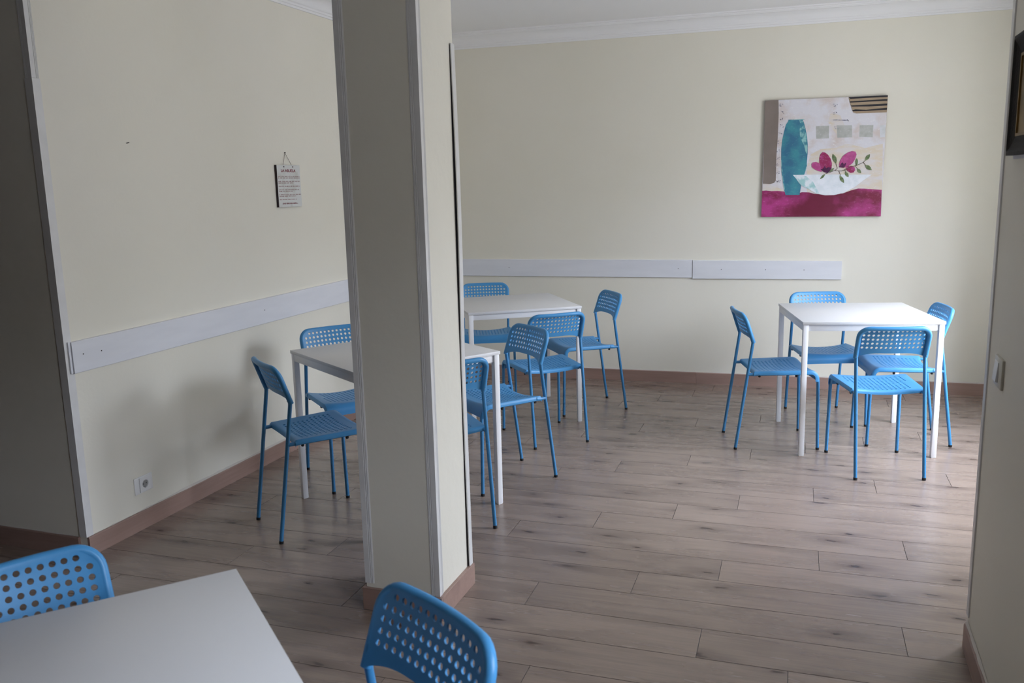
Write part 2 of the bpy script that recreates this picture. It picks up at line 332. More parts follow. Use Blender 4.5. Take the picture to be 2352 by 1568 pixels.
# ------------------------------------------------------------------ wall rails
def rail(name, p0, p1, zb0, zt0, zb1, zt1, nrm, label, th=0.014, off=0.0):
    p0, p1, nrm = Vector(p0), Vector(p1), Vector(nrm).normalized(); c = 0.002; V = []
    for p, zb_, zt_ in ((p0, zb0, zt0), (p1, zb1, zt1)):
        for (a, z) in ((off, zb_), (th-c, zb_), (th, zb_+c), (th, zt_-c), (th-c, zt_), (off, zt_)): V.append(p+nrm*a+Vector((0, 0, z)))
    F = [(i, (i+1) % 6, (i+1) % 6+6, i+6) for i in range(6)] + [(5, 4, 3, 2, 1, 0), (6, 7, 8, 9, 10, 11)]
    o = MB().add(V, F).obj(name, m_rail); return tag(o, label, 'wall rail', 'white wall rails')
def screw(parent, p, nrm):
    p, nrm = Vector(p), Vector(nrm).normalized(); MB().tube([p, p+nrm*0.0012], 0.0028, 8).obj('screw', m_dark, parent)
ra = rail('wall_rail', (XL, 2.745, 0), (XL, yb(XL)-0.02, 0), 0.814, 0.949, 0.811, 0.964, (1, 0, 0), 'white painted board rail along the long left wall', 0.018)
MB().box((XL+0.0, 2.733, 0.816), (XL+0.012, 2.744, 0.951)).obj('end_piece', m_rail, ra)
for y, z in ((2.80, 0.89), (2.90, 0.885), (4.1, 0.89)): screw(ra, (XL+0.018, y, z), (1, 0, 0))
rb = rail('wall_rail', (XL+0.02, yb(XL+0.02), 0), (-0.894, yb(-0.894), 0), 0.824, 0.961, 0.823, 0.959, bn, 'longer white board rail on the back wall, left of the seam', 0.014)
for x in (-2.35, -1.0): screw(rb, Vector((x, yb(x), 0.893))+bn*0.014, bn)
rc2 = rail('wall_rail', (-0.891, yb(-0.891), 0), (0.168, yb(0.168), 0), 0.816, 0.956, 0.820, 0.954, bn, 'shorter white board rail on the back wall, ending below the painting', 0.018)
for x in (-0.68, -0.36, -0.09): screw(rc2, Vector((x, yb(x), 0.888))+bn*0.018, bn)

# ------------------------------------------------------------------ chairs
CO, SI = 0.948, 0.318                    # slope of the backrest
YB0, ZB0 = 0.0887, 0.6363                # bend of the rear post
def back_pt(u, s, off=0.0, B=0.02):
    y = YB0 - s*SI + off*CO - B*(1-min(1, (u/0.1745)**2)); z = ZB0 + s*CO + off*SI; return Vector((u, y, z))
def perforated(us, vs, holes, r, fmap, t):
    """sheet over the cell grid us x vs, round holes in the listed cells, fmap(u, v, w) -> point, thickness t"""
    P = []; idx = {}; F = []
    def pid(u, v):
        k = (round(u, 5), round(v, 5))
        if k not in idx: idx[k] = len(P); P.append((u, v))
        return idx[k]
    for i in range(len(us)-1):
        for j in range(len(vs)-1):
            u0, u1, v0, v1 = us[i], us[i+1], vs[j], vs[j+1]
            if (i, j) in holes:
                cu, cv = (u0+u1)/2, (v0+v1)/2; ring = []; circ = []
                per = [(0, 0), (1, 0), (2, 0), (2, 1), (2, 2), (1, 2), (0, 2), (0, 1)]
                for q, (a, b) in enumerate(per):
                    ring.append(pid(u0+(u1-u0)*a/2, v0+(v1-v0)*b/2))
                m16 = []
                for q in range(8):
                    a = math.radians(-135+45*q); circ.append(pid(cu+r*math.cos(a), cv+r*math.sin(a)))
                    a2 = a+math.radians(22.5); m16.append(pid(cu+r*math.cos(a2), cv+r*math.sin(a2)))
                for q in range(8):
                    F.append((ring[q], ring[(q+1) % 8], circ[(q+1) % 8], m16[q], circ[q]))
            else:
                for a in (0, 1):
                    for b in (0, 1):
                        F.append((pid(u0+(u1-u0)*a/2, v0+(v1-v0)*b/2), pid(u0+(u1-u0)*(a+1)/2, v0+(v1-v0)*b/2), pid(u0+(u1-u0)*(a+1)/2, v0+(v1-v0)*(b+1)/2), pid(u0+(u1-u0)*a/2, v0+(v1-v0)*(b+1)/2)))
    n = len(P); V = [fmap(u, v, t/2) for u, v in P] + [fmap(u, v, -t/2) for u, v in P]
    ed = {}
    for f in F:
        for a, b in zip(f, f[1:]+f[:1]): ed[(a, b)] = 1
    G = list(F) + [tuple(i+n for i in reversed(f)) for f in F]
    for (a, b) in ed:
        if (b, a) not in ed: G.append((b, a, a+n, b+n))
    return V, G
def make_backrest(root):
    us = [-0.1745]+[k*0.023 for k in range(-7, 8)]+[0.1745]; p = 0.02385
    vs = [0.0, 0.020, 0.0409]+[0.0409+p*k for k in range(1, 6)]+[0.166]
    holes = {(i, j) for j in (2, 3, 4, 5) for i in range(1, 15)} | {(i, 6) for i in range(2, 14)}
    R = 0.05; cx, cs = 0.1745-R, 0.166-R
    def f(u, v, w):
        if v < 0.0409:
            a = min(1, max(0, (abs(u)-0.05)/0.120)); sb = 0.021 - 0.023*a**2.6; v = sb+(0.0409-sb)*v/0.0409
        if abs(u) > cx and v > cs:
            dx, dv = abs(u)-cx, v-cs; d = math.hypot(dx, dv)
            if d > R: dx, dv = dx*R/d, dv*R/d
            u = math.copysign(cx+dx, u); v = cs+dv
        d = min(0.1745-abs(u), 0.166-v) if v > 0.04 else 0.1745-abs(u); return back_pt(u, v, 0.0072+0.0026*math.exp(-(d/0.014)**2)+w)
    mb = MB().add(*perforated(us, vs, holes, 0.0069, f, 0.0046))
    path = []; rs = []
    for k in range(7): path.append((-0.1745, 0.0-0.004+ (cs+0.004)*k/6))
    for k in range(1, 8): a = math.pi - math.pi/2*k/7; path.append((-cx+R*math.cos(a), cs+R*math.sin(a)))
    for k in range(1, 12): path.append((-cx+2*cx*k/12, 0.166))
    for k in range(0, 8): a = math.pi/2*(1-k/7); path.append((cx+R*math.cos(a), cs+R*math.sin(a)))
    for k in range(1, 7): path.append((0.1745, cs-(cs+0.004)*k/6))
    mb.tube([back_pt(u, s) for u, s in path], 0.0122, 12)
    o = mb.obj('backrest', m_blue, root); soft(o, 38)
    return o
def seat_w(y): return 0.181+0.019*max(0, min(1, (y-0.09)/0.30))
def make_seat(root):
    us = [-0.196, -0.192, -0.186]+[k*0.023 for k in range(-7, 8)]+[0.186, 0.192, 0.196]
    p = 0.0225; y0 = 0.13375; vs = [0.090, 0.098, 0.106, 0.115]+[y0+p*k for k in range(0, 12)]+[0.400]+[0.412+0.0707*k/6 for k in range(0, 7)]+[0.500]
    j0 = 4
    holes = {(i, j0+j) for j in range(0, 11) for i in range(4, 16)} | {(i, j0+j) for j in range(6, 11) for i in (3, 16)}
    def f(u, v, w):
        au = abs(u); t = max(0.0, (y0-v)/(y0-0.115)) if v >= 0.115 else 1.0
        yr = 0.121-0.020*min(1, (au/0.175))**2.2; y = v; dz = 0.0
        if v < y0: y = y0+(yr-y0)*t
        if v < 0.115:
            q = (0.115-v)/0.025; y = yr-0.009*math.sin(min(1, q*1.1)*math.pi/2); dz = -0.017*q**1.5
        ny, nz = 0.0, 1.0
        if v > 0.412:
            a = min(1, (v-0.412)/0.0707)*math.pi/2; y = 0.412+0.045*math.sin(a); dz = -0.045*(1-math.cos(a)); ny, nz = math.sin(a), math.cos(a)
            if v > 0.4827: dz -= (v-0.4827)
        wd = seat_w(min(y, 0.40)); nu = 0.0
        if au <= 0.161: xx = au
        elif au <= 0.186: xx = 0.161+(wd-0.161)*(au-0.161)/0.025
        else:
            q = (au-0.186)/0.010; xx = wd+0.0065*math.sin(q*math.pi/2); drop = 0.017*q**1.4
            if v <= 0.412: dz -= drop
            else: a = min(1, (v-0.412)/0.0707)*math.pi/2; y -= drop*math.sin(a); dz -= drop*math.cos(a)
        g = 1-0.35*max(0, min(1, (y-0.12)/0.30)); zc = 0.465-0.018*(1-min(1, (xx/0.18)**2))*g*(1 if v <= 0.412 else max(0, 1-(v-0.412)/0.06))
        zc += 0.004*max(0, min(1, (y-0.12)/0.28))
        yfront = 0.006*(1-min(1, (xx/0.18)**2)) if v > 0.412 else 0
        return Vector((math.copysign(xx, u), y-yfront*min(1, (v-0.412)/0.04)+ny*w, zc+dz+nz*w))
    mb = MB().add(*perforated(us, vs, holes, 0.0064, f, 0.0042))
    for s in (-1, 1): mb.tube([(s*0.1800, 0.125, 0.4545), (s*0.1790, 0.110, 0.4515), (s*0.1785, 0.094, 0.4503)], [0.0125, 0.0122, 0.0112], 12)
    o = mb.obj('seat', m_blue, root); soft(o, 38); return o
def make_chair():
    root = empty('stacking_chair')
    make_seat(root); make_backrest(root)
    for s in (-1, 1):       # rear leg runs up into the backrest
        P = fillet([(s*0.1729, 0, 0.004), (s*0.1723, YB0, ZB0+0.012), back_pt(s*0.1745, 0.10)], 0.11, 8)
        lg = soft(MB().tube(P, 0.0092, 14).obj('leg', m_bluem, root))
        d = (Vector(P[1])-Vector(P[0])).normalized(); p = Vector((s*0.1729, 0, 0.0004)); soft(MB().tube([p, p+d*0.006, p+d*0.013], [0.0098, 0.0104, 0.0101], 14).obj('foot_cap', m_black, lg))
        P = fillet([(s*0.1957, 0.4671, 0.004), (s*0.1905, 0.456, 0.4530), (s*0.1840, 0.25, 0.4500), (s*0.1735, 0.0625, 0.4483)], [0.050, 0.2], 8)
        lg = soft(MB().tube(P, 0.0092, 14).obj('leg', m_bluem, root))
        d = (Vector(P[1])-Vector(P[0])).normalized(); p = Vector((s*0.1957, 0.4671, 0.0004)); soft(MB().tube([p, p+d*0.006, p+d*0.013], [0.0098, 0.0104, 0.0101], 14).obj('foot_cap', m_black, lg))
        for (x, y) in ((0.177, 0.128), (0.186, 0.335)):
            soft(MB().tube([(s*x, y, 0.445), (s*x, y, 0.434), (s*x, y, 0.431)], [0.0078, 0.0074, 0.005], 10).obj('bumper', m_black, root))
        q = back_pt(s*0.1745, 0.014, -0.0118); MB().tube([q, q+Vector((s*0.0006, -0.0012, -0.0004))], 0.0022, 8).obj('screw', m_steel, root)
    return root
def copy_tree(o, parent=None):
    c = o.copy(); C.objects.link(c); c.parent = parent
    for ch in list(o.children): copy_tree(ch, c)
    return c
G1, G2, G3, G4 = 'chairs around the table below the painting', 'chairs around the table by the back wall', 'chairs around the table behind the pillar', 'chairs at the foreground table'
CH = [(.397, 4.676, .257, G1, 'blue perforated chair nearest the camera at the table below the painting, back turned'),
      (-.463, 5.169, -1.272, G1, 'blue perforated chair seen side-on, left of the table below the painting'),
      (-.005, 6.076, 3.458, G1, 'blue perforated chair facing the camera, behind the table below the painting'),
      (.737, 5.535, 1.748, G1, 'rightmost blue perforated chair, half hidden behind a white table leg'),
      (-1.412, 4.809, .712, G2, 'blue perforated chair in front of the back-wall table, turned away from the camera'),
      (-1.315, 5.875, 2.195, G2, 'blue perforated chair standing free right of the back-wall table, facing left'),
      (-1.42, 4.37, 2.459, G3, 'blue perforated chair right of the pillar, facing left to the half-hidden table'),
      (-1.476, 3.386, .802, G3, 'blue perforated chair partly cut off by the right edge of the pillar'),
      (-2.355, 3.184, -.661, G3, 'dark shaded blue chair left of the pillar, seen side-on with all legs in view'),
      (-2.566, 4.146, 4.043, G3, 'blue perforated chair between the left wall and the half-hidden table'),
      (-2.445, 6.253, 3.546, G2, 'blue perforated chair facing the camera behind the back-wall table, beside the pillar'),
      (-1.601, 1.254, 4.248, G4, 'bright blue chair back in the bottom left corner behind the white table'),
      (-.6145, 1.3563, 2.600, G4, 'dark blue chair back in the bottom centre foreground')]
proto = make_chair()
for i, (x, y, a, g, lb) in enumerate(CH):
    o = proto if i == 0 else copy_tree(proto)
    o.location = (x, y, 0); o.rotation_euler = (0, 0, a); tag(o, lb, 'chair', g)

# ------------------------------------------------------------------ tables
def make_table():
    root = empty('square_table'); TH, TT, h = 0.772, 0.016, 0.375; i0, lw = 0.004, 0.028; a = h-i0; zt = TH-TT
    soft(MB().box((-h, -h, zt), (h, h, TH), 0.0012).obj('tabletop', m_table, root))
    for sx in (-1, 1):
        for sy_ in (-1, 1):
            x0, x1 = sorted((sx*a, sx*(a-lw))); y0, y1 = sorted((sy_*a, sy_*(a-lw)))
            lg = soft(MB().box((x0, y0, 0.003), (x1, y1, zt), 0.0015).obj('leg', m_tframe, root))
            MB().box((x0+.002, y0+.002, 0), (x1-.002, y1-.002, 0.003)).obj('glide', m_plast, lg)
    for s in (-1, 1):
        x0, x1 = sorted((s*(a-0.001), s*(a-0.016))); soft(MB().box((x0, -a+lw, zt-0.036), (x1, a-lw, zt), 0.001).obj('apron', m_tframe, root))
        y0, y1 = sorted((s*(a-0.008), s*(a-0.023))); soft(MB().box((-a+lw, y0, zt-0.036), (a-lw, y1, zt), 0.001).obj('apron', m_tframe, root))
    return root
tp = make_table()
for i, (x, y, a, lb) in enumerate(((.22415, 5.40615, .21738, 'white square table under the painting, set with four blue chairs'),
                                   (-1.94491, 5.4594, .59145, 'white square table by the back wall, its left part behind the pillar'),
                                   (-1.94155, 3.71113, .98323, 'white square table cut in two by the pillar, near the left wall'),
                                   (-1.1065, .8921, .85392, 'white square table top in the bottom left foreground'))):
    o = tp if i == 0 else copy_tree(tp)
    o.location = (x, y, 0); o.rotation_euler = (0, 0, a); tag(o, lb, 'table', 'white square cafe tables')

# ------------------------------------------------------------------ painting
PAINT = {
 'taupe_band': [('taupe', [(-0.0,1.0),(0.112,1.0),(0.118,0.888),(0.118,0.692),(0.111,0.509),(0.114,0.316),(0.102,0.297),(0.064,0.284),(0.037,0.288),(0.004,0.29)])],
 'beige_ground': [('beige', [(0.4,0.532),(0.48,0.576),(0.597,0.58),(0.698,0.615),(0.844,0.574),(0.981,0.607),(0.999,0.219),(0.384,0.204),(0.372,0.426)]), ('beige', [(0.007,0.29),(0.057,0.284),(0.111,0.262),(0.187,0.23),(0.188,0.214),(0.002,0.216)]), ('beige', [(0.546,0.872),(0.626,0.854),(0.665,0.772),(0.738,0.732),(0.697,0.674),(0.594,0.707),(0.533,0.799)])],
 'grey_square': [('sq', [(0.433,0.768),(0.541,0.769),(0.544,0.664),(0.44,0.663)]), ('sq', [(0.603,0.77),(0.726,0.766),(0.733,0.666),(0.613,0.666)]), ('sq', [(0.789,0.764),(0.898,0.762),(0.898,0.661),(0.79,0.668)]), ('sq2', [(0.948,0.755),(0.995,0.761),(0.996,0.658),(0.958,0.658)])],
 'magenta_cloth': [('mag', [(-0.0,0.228),(0.034,0.231),(0.08,0.225),(0.134,0.226),(0.188,0.22),(0.211,0.206),(0.309,0.203),(0.339,0.212),(0.399,0.21),(0.445,0.196),(0.564,0.19),(0.681,0.197),(0.746,0.222),(0.804,0.237),(0.855,0.235),(0.927,0.229),(0.995,0.223),(1.0,0.0),(0.0,0.0)])],
 'vase': [('teal', [(0.207,0.831),(0.319,0.829),(0.331,0.806),(0.347,0.753),(0.363,0.684),(0.372,0.616),(0.374,0.541),(0.371,0.465),(0.365,0.404),(0.353,0.362),(0.306,0.351),(0.296,0.321),(0.315,0.29),(0.331,0.27),(0.327,0.235),(0.321,0.189),(0.203,0.189),(0.187,0.237),(0.175,0.315),(0.162,0.392),(0.154,0.492),(0.151,0.584),(0.156,0.66),(0.168,0.728),(0.182,0.788)])],
 'vase_highlight': [('aqua', [(0.293,0.823),(0.323,0.817),(0.342,0.753),(0.359,0.677),(0.37,0.594),(0.37,0.533),(0.356,0.556),(0.342,0.61),(0.321,0.648),(0.303,0.698),(0.299,0.747),(0.304,0.784)]), ('aqua', [(0.196,0.83),(0.334,0.832),(0.336,0.826),(0.2,0.824)]), ('aqua', [(0.154,0.492),(0.157,0.492),(0.177,0.323),(0.195,0.237),(0.187,0.236),(0.173,0.315),(0.16,0.392)]), ('aqua', [(0.372,0.457),(0.375,0.455),(0.365,0.392),(0.359,0.396)])],
 'stripe_patch': [('taupe2', [(0.687,0.995),(0.999,1.0),(0.998,0.861),(0.756,0.862),(0.73,0.871),(0.719,0.899),(0.699,0.955)])],
 'black_stripe': [('blk', [(0.687,0.998),(0.83,0.999),(0.999,0.999),(0.999,0.986),(0.83,0.985),(0.703,0.982)]), ('blk', [(0.699,0.963),(0.831,0.966),(0.998,0.969),(0.997,0.955),(0.845,0.954),(0.7,0.952)]), ('blk', [(0.709,0.929),(0.846,0.931),(0.999,0.933),(0.998,0.917),(0.854,0.915),(0.717,0.919)]), ('blk', [(0.72,0.889),(0.747,0.896),(0.833,0.889),(0.999,0.899),(0.998,0.883),(0.834,0.879),(0.728,0.88)])],
 'bowl': [('white', [(0.257,0.361),(0.411,0.361),(0.559,0.36),(0.909,0.352),(0.852,0.312),(0.768,0.245),(0.681,0.2),(0.608,0.184),(0.534,0.183),(0.459,0.199),(0.399,0.235),(0.338,0.266),(0.307,0.297),(0.284,0.332)])],
 'bowl_tint': [('ice', [(0.261,0.36),(0.366,0.35),(0.427,0.303),(0.458,0.249),(0.489,0.195),(0.459,0.201),(0.399,0.236),(0.338,0.268),(0.307,0.299),(0.286,0.332)])],
 'petal': [('pink', [(0.409,0.449),(0.42,0.464),(0.446,0.468),(0.472,0.459),(0.491,0.435),(0.499,0.409),(0.496,0.382),(0.47,0.39),(0.436,0.406),(0.413,0.426)]), ('pink2', [(0.496,0.549),(0.518,0.546),(0.544,0.525),(0.567,0.491),(0.579,0.453),(0.578,0.415),(0.562,0.385),(0.544,0.374),(0.514,0.389),(0.488,0.424),(0.475,0.462),(0.473,0.5),(0.48,0.53)]), ('pink', [(0.638,0.444),(0.644,0.474),(0.665,0.511),(0.701,0.54),(0.736,0.552),(0.765,0.547),(0.776,0.523),(0.767,0.486),(0.747,0.449),(0.711,0.423),(0.675,0.413),(0.642,0.417)]), ('pink2', [(0.693,0.412),(0.711,0.426),(0.74,0.428),(0.766,0.415),(0.772,0.392),(0.76,0.373),(0.735,0.368),(0.709,0.386)])],
 'petal_centre': [('plum', [(0.637,0.419),(0.652,0.447),(0.665,0.46),(0.676,0.444),(0.696,0.459),(0.693,0.435),(0.677,0.414)]), ('plum', [(0.484,0.407),(0.506,0.405),(0.52,0.435),(0.534,0.412),(0.55,0.423),(0.574,0.416),(0.566,0.388),(0.544,0.371),(0.513,0.382)])],
 'leaf': [('leaf', [(0.583,0.532),(0.579,0.512),(0.581,0.489),(0.595,0.466),(0.614,0.45),(0.618,0.475),(0.613,0.501),(0.599,0.519)]), ('leaf', [(0.779,0.493),(0.772,0.48),(0.768,0.464),(0.772,0.444),(0.78,0.427),(0.788,0.443),(0.791,0.463),(0.787,0.48)]), ('leaf', [(0.884,0.522),(0.869,0.517),(0.855,0.507),(0.847,0.488),(0.846,0.468),(0.864,0.474),(0.879,0.488),(0.884,0.505)]), ('leaf', [(0.848,0.433),(0.854,0.416),(0.865,0.4),(0.885,0.391),(0.906,0.389),(0.898,0.41),(0.883,0.427),(0.865,0.433)]), ('leaf', [(0.786,0.405),(0.787,0.391),(0.791,0.377),(0.805,0.368),(0.82,0.365),(0.819,0.381),(0.811,0.396),(0.799,0.402)]), ('leaf', [(0.691,0.379),(0.689,0.365),(0.692,0.351),(0.705,0.339),(0.72,0.333),(0.72,0.35),(0.715,0.366),(0.704,0.374)]), ('leaf', [(0.646,0.349),(0.647,0.331),(0.652,0.312),(0.668,0.295),(0.686,0.284),(0.685,0.306),(0.676,0.328),(0.662,0.341)]), ('leaf', [(0.528,0.364),(0.515,0.36),(0.502,0.351),(0.491,0.336),(0.485,0.32),(0.501,0.326),(0.516,0.337),(0.524,0.351)]), ('leaf', [(0.6,0.414),(0.588,0.411),(0.576,0.405),(0.566,0.392),(0.561,0.379),(0.575,0.383),(0.588,0.391),(0.596,0.403)])],
 'stem': [('stem', [(0.53,0.364),(0.559,0.372),(0.558,0.375),(0.529,0.368)]), ('stem', [(0.56,0.372),(0.603,0.39),(0.602,0.393),(0.558,0.375)]), ('stem', [(0.602,0.39),(0.661,0.384),(0.661,0.388),(0.603,0.393)]), ('stem', [(0.662,0.384),(0.698,0.399),(0.697,0.403),(0.661,0.388)]), ('stem', [(0.698,0.399),(0.734,0.42),(0.732,0.423),(0.696,0.403)]), ('stem', [(0.734,0.42),(0.777,0.427),(0.776,0.431),(0.733,0.423)]), ('stem', [(0.777,0.427),(0.834,0.453),(0.832,0.456),(0.776,0.431)]), ('stem', [(0.835,0.453),(0.848,0.468),(0.846,0.471),(0.832,0.456)]), ('stem', [(0.61,0.451),(0.624,0.409),(0.627,0.411),(0.614,0.452)]), ('stem', [(0.624,0.411),(0.605,0.393),(0.608,0.39),(0.627,0.409)]), ('stem', [(0.832,0.453),(0.856,0.427),(0.858,0.429),(0.835,0.456)]), ('stem', [(0.768,0.425),(0.792,0.4),(0.794,0.403),(0.77,0.427)]), ('stem', [(0.638,0.386),(0.653,0.346),(0.657,0.347),(0.641,0.388)]), ('stem', [(0.685,0.397),(0.697,0.375),(0.7,0.377),(0.688,0.398)])],
 'ink_mark': [('ink', [(0.128,0.961),(0.135,0.967),(0.134,0.969),(0.126,0.963)]), ('ink', [(0.118,0.956),(0.128,0.95),(0.13,0.953),(0.12,0.96)]), ('ink', [(0.124,0.956),(0.135,0.95),(0.137,0.953),(0.126,0.96)]), ('ink', [(0.126,0.943),(0.138,0.943),(0.138,0.947),(0.126,0.947)]), ('ink', [(0.144,0.963),(0.151,0.958),(0.153,0.962),(0.146,0.966)]), ('ink', [(0.156,0.886),(0.162,0.883),(0.164,0.886),(0.158,0.889)]), ('ink', [(0.149,0.899),(0.15,0.891),(0.152,0.891),(0.152,0.898)]), ('ink', [(0.156,0.887),(0.162,0.884),(0.163,0.886),(0.158,0.89)]), ('ink', [(0.15,0.904),(0.15,0.895),(0.154,0.895),(0.154,0.904)]), ('ink', [(0.139,0.904),(0.146,0.899),(0.148,0.903),(0.141,0.907)]), ('ink', [(0.128,0.839),(0.137,0.833),(0.138,0.837),(0.13,0.842)]), ('ink', [(0.15,0.848),(0.151,0.841),(0.155,0.841),(0.155,0.848)]), ('ink', [(0.149,0.842),(0.149,0.833),(0.153,0.833),(0.153,0.842)]), ('ink', [(0.137,0.836),(0.143,0.832),(0.144,0.834),(0.138,0.838)]), ('ink', [(0.136,0.834),(0.136,0.827),(0.14,0.827),(0.14,0.834)]), ('ink', [(0.133,0.791),(0.143,0.785),(0.145,0.789),(0.135,0.795)]), ('ink', [(0.157,0.772),(0.162,0.769),(0.164,0.772),(0.158,0.775)]), ('ink', [(0.157,0.765),(0.167,0.773),(0.164,0.776),(0.155,0.769)]), ('ink', [(0.15,0.795),(0.15,0.782),(0.153,0.782),(0.153,0.794)]), ('ink', [(0.137,0.78),(0.137,0.772),(0.139,0.772),(0.139,0.78)]), ('ink', [(0.122,0.724),(0.134,0.717),(0.135,0.72),(0.124,0.727)]), ('ink', [(0.14,0.724),(0.14,0.718),(0.142,0.717),(0.142,0.724)]), ('ink', [(0.149,0.717),(0.149,0.706),(0.153,0.706),(0.152,0.717)]), ('ink', [(0.142,0.716),(0.149,0.716),(0.149,0.72),(0.142,0.72)]), ('ink', [(0.15,0.721),(0.15,0.711),(0.153,0.711),(0.153,0.721)]), ('ink', [(0.122,0.649),(0.129,0.655),(0.127,0.658),(0.12,0.652)]), ('ink', [(0.124,0.652),(0.124,0.646),(0.127,0.646),(0.127,0.652)]), ('ink', [(0.118,0.654),(0.118,0.645),(0.121,0.645),(0.121,0.654)]), ('ink', [(0.117,0.633),(0.126,0.628),(0.128,0.632),(0.119,0.637)]), ('ink', [(0.12,0.631),(0.13,0.631),(0.13,0.633),(0.12,0.634)]), ('ink', [(0.115,0.569),(0.116,0.56),(0.119,0.56),(0.119,0.569)]), ('ink', [(0.133,0.565),(0.141,0.571),(0.139,0.574),(0.131,0.568)]), ('ink', [(0.128,0.574),(0.138,0.582),(0.137,0.584),(0.126,0.576)]), ('ink', [(0.139,0.565),(0.14,0.559),(0.144,0.558),(0.144,0.565)]), ('ink', [(0.108,0.56),(0.121,0.56),(0.121,0.564),(0.108,0.564)]), ('ink', [(0.122,0.504),(0.132,0.512),(0.13,0.514),(0.12,0.506)]), ('ink', [(0.106,0.497),(0.117,0.497),(0.117,0.5),(0.106,0.5)]), ('ink', [(0.121,0.496),(0.13,0.504),(0.128,0.507),(0.118,0.499)]), ('ink', [(0.133,0.517),(0.144,0.511),(0.146,0.514),(0.135,0.52)]), ('ink', [(0.135,0.495),(0.14,0.499),(0.138,0.501),(0.134,0.497)]), ('ink', [(0.123,0.453),(0.132,0.447),(0.134,0.449),(0.124,0.455)]), ('ink', [(0.117,0.443),(0.125,0.443),(0.125,0.446),(0.117,0.446)]), ('ink', [(0.11,0.435),(0.117,0.441),(0.114,0.444),(0.107,0.438)]), ('ink', [(0.115,0.452),(0.125,0.46),(0.123,0.463),(0.113,0.455)]), ('ink', [(0.107,0.442),(0.115,0.437),(0.117,0.44),(0.108,0.445)]), ('ink', [(0.134,0.376),(0.145,0.376),(0.145,0.38),(0.134,0.381)]), ('ink', [(0.13,0.37),(0.137,0.376),(0.135,0.379),(0.128,0.373)]), ('ink', [(0.116,0.382),(0.116,0.37),(0.119,0.37),(0.119,0.382)]), ('ink', [(0.134,0.39),(0.145,0.39),(0.145,0.392),(0.133,0.392)]), ('ink', [(0.118,0.379),(0.128,0.387),(0.125,0.39),(0.116,0.382)]), ('ink', [(0.135,0.31),(0.145,0.318),(0.143,0.32),(0.133,0.312)]), ('ink', [(0.141,0.302),(0.152,0.301),(0.152,0.305),(0.141,0.305)]), ('ink', [(0.129,0.3),(0.138,0.308),(0.136,0.311),(0.126,0.303)]), ('ink', [(0.149,0.31),(0.157,0.317),(0.155,0.32),(0.147,0.313)]), ('ink', [(0.12,0.311),(0.132,0.304),(0.133,0.307),(0.121,0.314)]), ('ink', [(0.582,0.935),(0.582,0.927),(0.586,0.927),(0.586,0.935)]), ('ink', [(0.574,0.925),(0.58,0.925),(0.58,0.929),(0.574,0.929)]), ('ink', [(0.594,0.938),(0.601,0.934),(0.602,0.936),(0.595,0.94)]), ('ink', [(0.565,0.944),(0.577,0.943),(0.577,0.947),(0.565,0.948)]), ('ink', [(0.597,0.936),(0.605,0.943),(0.602,0.946),(0.594,0.939)]), ('ink', [(0.568,0.86),(0.575,0.859),(0.575,0.863),(0.568,0.863)]), ('ink', [(0.589,0.879),(0.6,0.872),(0.602,0.875),(0.591,0.882)]), ('ink', [(0.592,0.872),(0.6,0.879),(0.598,0.881),(0.59,0.874)]), ('ink', [(0.572,0.87),(0.581,0.878),(0.579,0.88),(0.57,0.873)]), ('ink', [(0.576,0.864),(0.584,0.86),(0.586,0.863),(0.578,0.867)]), ('ink', [(0.591,0.738),(0.599,0.744),(0.597,0.747),(0.589,0.74)]), ('ink', [(0.594,0.74),(0.601,0.74),(0.601,0.742),(0.594,0.742)]), ('ink', [(0.611,0.741),(0.62,0.736),(0.622,0.738),(0.613,0.744)]), ('ink', [(0.587,0.763),(0.587,0.753),(0.591,0.752),(0.59,0.763)]), ('ink', [(0.603,0.765),(0.603,0.759),(0.606,0.759),(0.606,0.765)]), ('ink', [(0.57,0.811),(0.609,0.811),(0.609,0.816),(0.569,0.816)]), ('ink', [(0.609,0.81),(0.685,0.805),(0.685,0.811),(0.609,0.815)]), ('ink', [(0.683,0.812),(0.695,0.8),(0.698,0.803),(0.687,0.816)])],
}

def paint_mat(name, c0, c1, scale=10, lo=0.4, hi=0.6, stretch=None, rough=0.45, fleck=None, amount=0.35):
    """brushed paint: patches of two tones plus broken dry-brush flecks of a third"""
    m = mat(name, c0, rough, 0.4); ra = tint(m, c0, c1, scale, lo, hi, 8, stretch); bump(m, 45, 0.3, 0.0015, 6)
    bs = m.node_tree.nodes['Principled BSDF']; tc = N(m, 'ShaderNodeTexCoord'); mp = N(m, 'ShaderNodeMapping'); mp.inputs['Scale'].default_value = (1, 1, 2.2); mp.inputs['Rotation'].default_value = (0, 0.5, 0)
    n1 = N(m, 'ShaderNodeTexNoise'); n1.inputs['Scale'].default_value = 38; n1.inputs['Detail'].default_value = 8; n1.inputs['Roughness'].default_value = 0.7
    L(m, tc.outputs['Object'], mp.inputs[0]); L(m, mp.outputs[0], n1.inputs['Vector'])
    r = N(m, 'ShaderNodeMapRange'); r.inputs[1].default_value = 0.56; r.inputs[2].default_value = 0.66; r.inputs[4].default_value = amount; L(m, n1.outputs['Fac'], r.inputs[0])
    mx = N(m, 'ShaderNodeMixRGB'); L(m, r.outputs[0], mx.inputs[0]); L(m, ra.outputs['Color'], mx.inputs[1]); mx.inputs[2].default_value = (*(fleck or c1), 1); L(m, mx.outputs[0], bs.inputs['Base Color']); return m
